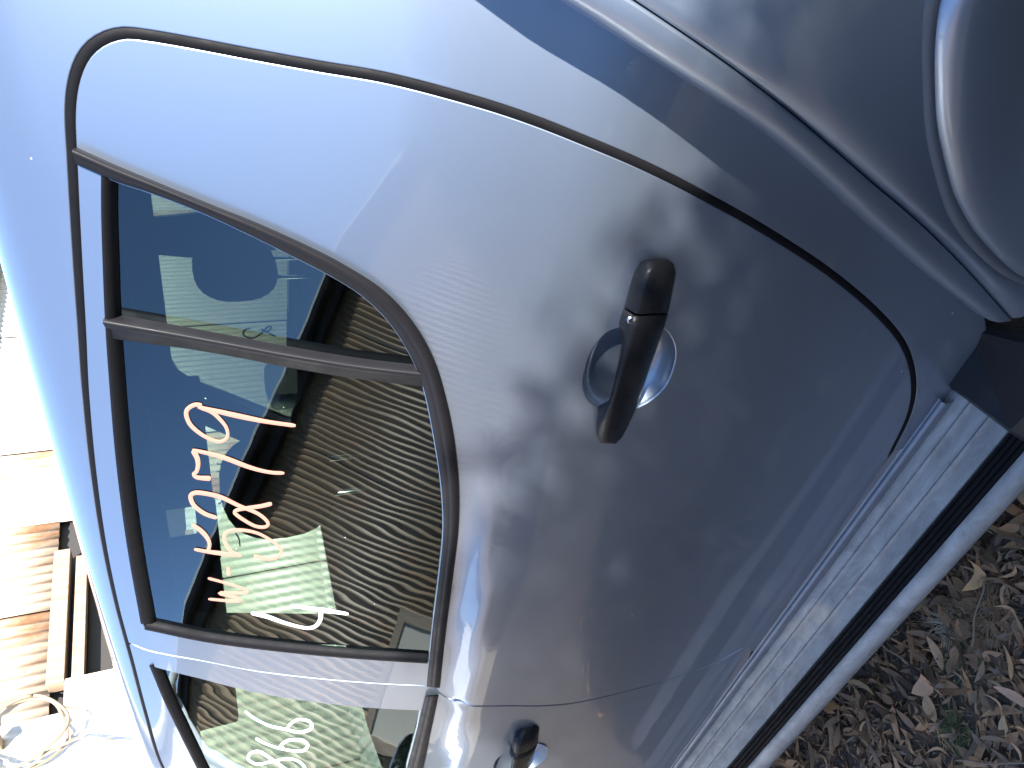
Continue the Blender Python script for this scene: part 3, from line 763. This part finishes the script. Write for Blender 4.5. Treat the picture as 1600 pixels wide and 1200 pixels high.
def sheet_mesh(name, w, z0, z1, m, pitch=.076, amp=.009, rows=2):
    n = int(round(w/pitch))*6
    cs = [np.array([(w*k/n-w/2, amp*math.sin(2*math.pi*(w*k/n)/pitch), z) for k in range(n+1)]) for z in np.linspace(z0, z1, rows)]
    cs2 = [c+np.array([0, .0012, 0]) for c in cs]
    v = np.vstack(cs+cs2[::-1]); f = []; q = n+1
    for i in range(len(cs)*2):
        for j in range(n):
            a = i*q+j; b_ = ((i+1) % (len(cs)*2))*q+j; f.append((a, a+1, b_+1, b_))
    me = bpy.data.meshes.new(name); me.from_pydata(v.tolist(), [], f); me.materials.append(m)
    me.polygons.foreach_set('use_smooth', [True]*len(f)); me.update(); return me
def child(name, me, parent, loc=(0, 0, 0), rz=0.):
    o = bpy.data.objects.new(name, me); col.objects.link(o); o.parent = parent; o.location = loc; o.rotation_euler = (0, 0, rz); return o

# shed the car is nosed up to: its sheeted wall stands at x = -5, facing the car
shed = empty('shed', (-5, 6, 0))
tag(shed, 'sunlit corrugated iron shed with rusty sheets and a dark window, beyond the car roof', 'shed')
W = .762
mg = sheet_mesh('wall_sheet', W, 0, 3.25, GALV); mr = sheet_mesh('wall_sheet', W, 0, 3.25, RUSTY)
gap = (2.42, 3.22)
k = 0
for y0 in np.arange(-.9, 14.5, W):
    yc = y0+W/2
    if gap[0]-.3 < yc < gap[1]+.25:
        mm = sheet_mesh('wall_sheet', W, 2.60, 3.25, RUSTY)
        child('wall_sheet', mm, shed, (.012*(k % 2), yc-6, 0), R(90))
        child('wall_sheet', sheet_mesh('wall_sheet', W, 0, 1.75, GALV), shed, (.012*(k % 2), yc-6, 0), R(90))
    else:
        child('wall_sheet', mr if 3.9 < yc < 4.2 or k in (11, 15, 16) else mg, shed, (.012*(k % 2), yc-6, 0), R(90))
    k += 1
def in_shed(o, parent=None): o.parent = parent or shed; o.location = (0, 0, 0) if parent else (5, -6, 0); return o
fr = empty('window', parent=shed)
fr.location = (5, -6, 0)
box('lintel', (-4.97, 2.28, 2.50), (-4.86, 3.30, 2.60), TIMBER, fr, .006)
box('window_frame', (-4.985, 2.30, 2.40), (-4.905, 3.26, 2.47), TIMBER, fr, .004)
box('window_frame', (-4.99, 3.16, 1.76), (-4.91, 3.24, 2.40), TIMBER, fr, .004)
box('window_post', (-4.985, 2.12, 1.60), (-4.87, 2.30, 2.50), PALE, fr, .006)
box('window_pane', (-5.03, 2.30, 1.76), (-5.02, 3.16, 2.40), SHADE, fr)
box('window_sill', (-5.0, 2.24, 1.70), (-4.86, 3.30, 1.755), TIMBER, fr, .006)
in_shed(box('shed_inside', (-8.5, -.8, 0), (-5.06, 14, 3.2), SHADE))
gut = tube('gutter', [(-4.86, y, 3.30+.004*(y+1)) for y in np.linspace(-1, 15, 20)], .065, GALV, None, 10); in_shed(gut)
in_shed(mesh_obj('roof_sheeting', [(-4.9, -1, 3.33), (-4.9, 15, 3.39), (-9, 15, 4.3), (-9, -1, 4.3), (-4.9, -1, 3.30), (-4.9, 15, 3.36), (-9, 15, 4.27), (-9, -1, 4.27)],
                 [(0, 1, 2, 3), (7, 6, 5, 4), (0, 4, 5, 1), (1, 5, 6, 2), (2, 6, 7, 3), (3, 7, 4, 0)], GALV, None, False))
# hose hung in loops on the wall
hp = []
hc = atx(45, 1140, -4.88)
for i in range(150):
    a = i/150*2*math.pi*2.6
    rr = .21+.045*math.sin(i*.11)
    hp.append((-4.93+.05*math.sin(a*.7+1)+.0004*i, hc[1]+rr*math.cos(a)*1.05, hc[2]+rr*math.sin(a)*1.15+.02*math.sin(i*.3)))
hp += [(-4.92, hc[1]-.1-.012*i, hc[2]-.25-.03*i) for i in range(12)]
hs = tube('garden_hose', hp, .0095, HOSE, None, 8)
tag(hs, 'cream hose looped on the shed wall beside the dark window', 'hose')
peg = box('hose_hook', (-4.985, hc[1]-.03, hc[2]+.15), (-4.86, hc[1]+.03, hc[2]+.19), TIMBER, None)
peg.parent = hs

# the other shed, on the near side of the yard: the car's windows mirror it
ang = math.atan2(.60, .80)
near_shed = empty('shed', (-6.85, -4.5, 0)); near_shed.rotation_euler = (0, 0, ang)     # local +x faces the car
tag(near_shed, 'brown corrugated iron shed with a dark gutter, mirrored in the car windows', 'shed')
mb = sheet_mesh('wall_sheet', W, 0, 4.56, BROWN, amp=.011)
for i in range(-8, 11): child('wall_sheet', mb, near_shed, (.012*(i % 2), i*W, 0), R(90))
g_ = tube('gutter', [(.24, y, 4.70) for y in np.linspace(-6.5, 8.4, 12)], .07, TRIM, near_shed, 10)
box('fascia', (.05, -6.5, 4.50), (.17, 8.4, 4.76), DARK, near_shed)
mesh_obj('roof_sheeting', [(.28, -6.5, 4.76), (.28, 8.4, 4.76), (-4, 8.4, 5.6), (-4, -6.5, 5.6), (.28, -6.5, 4.79), (.28, 8.4, 4.79), (-4, 8.4, 5.63), (-4, -6.5, 5.63)],
         [(3, 2, 1, 0), (4, 5, 6, 7), (0, 1, 5, 4), (1, 2, 6, 5), (2, 3, 7, 6), (3, 0, 4, 7)], GALV, near_shed, False)
dd = empty('shed_door', parent=near_shed)
box('door_leaf', (.03, .9, 0), (.06, 2.1, 2.1), PALE, dd); box('door_frame', (.02, .8, 0), (.08, .9, 2.2), TIMBER, dd); box('door_frame', (.02, 2.1, 0), (.08, 2.2, 2.2), TIMBER, dd); box('door_frame', (.02, .9, 2.1), (.08, 2.1, 2.2), TIMBER, dd)

# ------------------------------------------------------------------ unseen tree added behind the camera to keep the sun off ground and step
BARK = mat('grey_bark', (.22, .18, .14), .9)
def leafmat(name, c):
    m = mat(name, c, .65, spec=.3); b = bsdf(m)
    oi = N(m, 'ShaderNodeObjectInfo')
    col_ = mixc(m, noise(m, 45., 6, .7), tuple(q*.55 for q in c), tuple(min(1, q*1.45) for q in c))
    hs_ = N(m, 'ShaderNodeHueSaturation'); L(m, col_, hs_.inputs['Color'])
    L(m, mth(m, 'ADD', .72, mth(m, 'MULTIPLY', oi.outputs['Random'], .6)), hs_.inputs['Value'])
    L(m, hs_.outputs[0], b.inputs['Base Color'])
    L(m, bump(m, noise(m, 160., 4, .6), .5, .002), b.inputs['Normal']); return m
GUM = leafmat('gum_leaf_green', (.06, .085, .04))
tree = empty('added_tree', (2.5, -2.7, 0))
tag(tree, 'unseen bushy green tree added near the back of the car to shade its side', 'tree')
tube('trunk', [(0, 0, -.1), (.03, .02, .6), (-.06, .08, 1.2), (.0, .1, 2.0), (.1, 0, 2.7)], [.13, .11, .09, .06, .03], BARK, tree, 10)
for a, b, c in [((-.03, .05, .8), (-.3, .5, 1.3), (-.35, .9, 2.0)), ((0, .05, 1.0), (.2, -.6, 1.6), (.2, -1.1, 2.2)), ((-.05, .08, 1.3), (.1, .5, 2.1), (.1, .8, 2.9))]:
    tube('limb', cat([a, b, c], 10), np.linspace(.06, .015, 10), BARK, tree, 8)
lv_, lf_ = [], []
n = 0
while n < 88000:
    p = np.array([rng.uniform(1.9, 3.0), rng.uniform(-4.2, -1.1), (rng.uniform(1.5, 4.4) if rng.random() < .8 else rng.uniform(.15, 1.6))])
    dx = p[0]-2.; zz = p[2]-.68*dx
    if p[1] > -1.15-.56*dx-.52*max(0, zz-2.5)-(.03+.27*step(2.45, 2.8, zz))*abs(rng.normal()) or zz > 3.62-.14*abs(rng.normal()) or p[1] > -1.15 or (p[1]+2.6)**2/2.6+(p[2]-2.1)**2/5.5 > 1.15: continue  # crown edge shaped along the sun rays to set the shade line
    n += 1
    p = p-np.array([2.5, -2.7, 0])
    a = rng.random()*6.28; ln = .06+.025*rng.random(); wd_ = .0115
    ax = np.array([math.cos(a)*.6, math.sin(a)*.6, -.75]); sd_ = np.array([-math.sin(a), math.cos(a), .2*rng.normal()])
    b0 = len(lv_); lv_ += [p, p+ax*ln*.45+sd_*wd_, p+ax*ln, p+ax*ln*.45-sd_*wd_]; lf_.append((b0, b0+1, b0+2, b0+3))
cr = mesh_obj('crown', lv_, lf_, GUM, tree, False); tag(cr, kind='stuff')
for x, y, rz, sc, lab in [(-2.6, -9.2, 1.35, 1.15, 'bushy tree added across the yard to darken reflections, nearest the brown shed'), (-.3, -8.8, 1.7, 1.1, 'bushy tree added across the yard to darken reflections, second from the brown shed'), (1.9, -8.9, 1.5, 1.3, 'tallest bushy tree of the row added across the yard to darken reflections'), (4.3, -8.6, 1.8, 1.2, 'bushy tree added across the yard to darken reflections, farthest from the brown shed')]:  # unseen row added to darken the low horizon mirrored in the paint
    t2 = tree.copy(); col.objects.link(t2); t2.location = (x, y, 0); t2.rotation_euler = (0, 0, rz); t2.scale = (sc, sc, sc); t2['label'] = lab; t2['group'] = 'added trees out of view'
    for c in tree.children: c2 = c.copy(); col.objects.link(c2); c2.parent = t2
tree['group'] = 'added trees out of view'

# ------------------------------------------------------------------ leaf litter
LEAFC = [(.135, .082, .048), (.24, .140, .078), (.060, .038, .024), (.165, .102, .062), (.31, .19, .105), (.155, .11, .078)]
LM = [leafmat('dry_leaf', c) for c in LEAFC]
def leaf_mesh(ln, w, curl, bend, twist, m, n=7):
    v = []; f = []
    for i in range(n):
        t = i/(n-1); hw = w*(math.sin(math.pi*t**.8)**.75 if 0 < i < n-1 else .03)
        x = (t-.5)*ln; y0 = bend*ln*(4*(t-.5)**2-.5); z0 = curl*ln*(4*(t-.5)**2)
        c, s_ = math.cos(twist*(t-.5)), math.sin(twist*(t-.5))
        for q, dz in ((-1, .25), (0, 0), (1, .25)): v.append((x, y0+q*hw*c, z0+q*hw*s_+abs(q)*hw*dz))
    for i in range(n-1):
        for k in range(2): a = i*3+k; f.append((a, a+1, a+4, a+3))
    me = bpy.data.meshes.new('fallen_leaf'); me.from_pydata(v, [], f); me.materials.append(m)
    me.polygons.foreach_set('use_smooth', [True]*len(f)); me.update(); me['ln'] = ln; return me
LEAFW = ['grey-brown', 'tan', 'dark brown', 'mid brown', 'light tan', 'ash grey']
LEAVES = [leaf_mesh(.035+.070*rng.random()**1.3, .0040+.0085*rng.random()**1.5, .02+.22*rng.random()**2, rng.normal()*.15, rng.normal()*1.5, LM[i % 6]) for i in range(30)]
def put_leaf(me, x, y, z, rz, tx, ty, label, group=None):
    o = bpy.data.objects.new('fallen_leaf', me); col.objects.link(o)
    o.location = (x, y, gz(x, y)+z); o.rotation_euler = (tx, ty, rz); tag(o, label, 'leaf', group); return o
def seen(x, y):
    q = np.array([x, y, 0.])-CAM; c = q[0]*-V1+q[1]*V2+q[2]*UV
    return 800-1200*c[1]/c[2], 600-1200*c[0]/c[2]
SPECIAL = [(1455, 1022, .085, .013, .08, .05, (.38, .25, .15), 1.1, 'pale tan leaf lying flat beside the dry grass tufts'),
           (1437, 1069, .075, .021, .30, .2, (.36, .21, .13), .2, 'curled pinkish leaf, the largest in the litter'),
           (1448, 1108, .070, .018, .05, -.05, (.36, .24, .14), .9, 'broad pale leaf with blunt ends in the middle of the litter'),
           (1340, 1072, .11, .0075, .10, .12, (.34, .24, .13), 2.3, 'long thin straw-coloured leaf close to the running board'),
           (1524, 897, .085, .015, .32, .25, (.37, .23, .12), .4, 'twisted tan leaf lying near the rear end of the running board'),
           (1584, 1089, .085, .012, .12, .02, (.34, .20, .13), 2.0, 'pinkish pointed leaf lying at the edge of the view'),
           (1565, 1136, .060, .009, .02, 0, (.38, .27, .16), .5, 'straight pale leaf beside the green grass')]
for u, v, ln, w, curl, bd_, c, rz, lab in SPECIAL:
    p = atz(u, v, .02)
    put_leaf(leaf_mesh(ln, w, curl, bd_, .5, leafmat('dry_leaf', c)), p[0], p[1], .022, rz, .1, -.1, lab)
n = 0
while n < 300:
    x, y = rng.uniform(-2.5, -.8), rng.uniform(-.75, -.10)
    u, v = seen(x, y)
    if not (u < 1625 and v < 1225): continue
    n += 1
    k = rng.integers(30); me = LEAVES[k]
    lab = '%s %s dry leaf lying %s' % ('long' if me['ln'] > .068 else 'short', LEAFW[k % 6], 'close under the edge of the running board' if u < 1330+(1200-v)*.62 else 'in the middle of the litter' if u < 1470+(1200-v)*.5 else 'at the outer edge of the litter')
    put_leaf(me, x, y, .006+.018*rng.random(), rng.random()*6.28, rng.normal()*.3, rng.normal()*.22, lab, 'dry leaves in the litter')
# crumbs, bark and older leaves under and around them
sv, sf, sm = [], [], []
def add_bits(me, cnt, x0, x1, y0, y1, sc):
    co = np.array([tuple(v.co) for v in me.vertices]); fs = [tuple(p.vertices) for p in me.polygons]
    for _ in range(cnt):
        k = sc*(.5+rng.random()); a, b, c = rng.random()*6.28, rng.normal()*.3, rng.normal()*.3
        mt = np.array(Matrix.Rotation(a, 3, 'Z') @ Matrix.Rotation(b, 3, 'X') @ Matrix.Rotation(c, 3, 'Y'))
        x, y = rng.uniform(x0, x1), rng.uniform(y0, y1)
        b0 = len(sv); sv.extend((co*k) @ mt.T+np.array([x, y, gz(x, y)+.001+.009*rng.random()])); sf.extend(tuple(b0+i for i in f) for f in fs); sm.extend([LEAVES.index(me) % 6]*len(fs))
for me in LEAVES:
    add_bits(me, 330, -2.9, -.6, -.95, .25, .22)
    add_bits(me, 150, -2.9, -.6, -1.0, .25, .42)
    add_bits(me, 60, -3.2, -.2, -1.7, .3, .75); add_bits(me, 55, -2.5, -.8, -.75, .0, .8)
tag(mesh_obj('leaf_litter', sv, sf, None, None, True, None, LM, sm), 'brown litter of broken leaves and bark on the ground beside the car', 'leaf litter', kind='stuff')
# twigs
TW = mat('twig', (.16, .12, .09), .9)
for u, v, rz, ln, lab in [(1530, 960, .5, .16, 'thin twig lying across the dry grass tuft'), (1390, 1010, 1.9, .13, 'short thin twig near the edge of the running board'), (1550, 1190, 2.7, .2, 'longest thin twig, at the edge of the view')]:
    p = atz(u, v, .02)
    t_ = tube('twig', [(p[0]+math.cos(rz)*ln*(q-.5)+.006*math.sin(q*9), p[1]+math.sin(rz)*ln*(q-.5), .028+.006*math.sin(q*5)) for q in np.linspace(0, 1, 8)], .0022, TW, None, 6); tag(t_, lab, 'twig')
# grass tufts
def tuft(u, v, r, n, h, cols, label):
    p = atz(u, v, .01); e = empty('grass_tuft', (p[0], p[1], gz(p[0], p[1]))); tag(e, label, 'grass', 'grass tufts by the step')
    for ci, c in enumerate(cols):
        vv, ff = [], []
        for _ in range(n):
            a = rng.random()*6.28; rr = r*math.sqrt(rng.random())*.5; b = np.array([rr*math.cos(a), rr*math.sin(a), 0]); hh = h*(.5+.7*rng.random())
            lean = np.array([math.cos(a+rng.normal()*.7), math.sin(a+rng.normal()*.7), 0])*r*(.6+.9*rng.random())
            sd_ = np.array([-lean[1], lean[0], 0]); sd_ = sd_/(np.linalg.norm(sd_)+1e-9)*.0009
            b0 = len(vv)
            for t in (0, .35, .7, 1): q = b+lean*t*t+np.array([0, 0, hh*(t-.35*t*t)]); vv += [q-sd_*(1-.8*t), q+sd_*(1-.8*t)]
            for k in range(3): ff.append((b0+2*k, b0+2*k+1, b0+2*k+3, b0+2*k+2))
        tag(mesh_obj('blades', vv, ff, leafmat('grass_blade', c), e), kind='stuff')
tuft(1541, 958, .055, 110, .05, [(.30, .20, .11), (.22, .15, .09)], 'rusty brown dry grass tuft, largest of the tufts')
tuft(1472, 978, .040, 70, .035, [(.42, .36, .26), (.33, .27, .19)], 'pale straw-coloured dry grass tuft nearest the running board')
tuft(1504, 1045, .050, 40, .04, [(.06, .085, .035), (.10, .11, .06)], 'thin dull green grass tuft between the dry tufts and the mossy one')
tuft(1489, 1147, .050, 60, .03, [(.055, .09, .025), (.09, .12, .04)], 'mossy green grass tuft at the edge of the view')
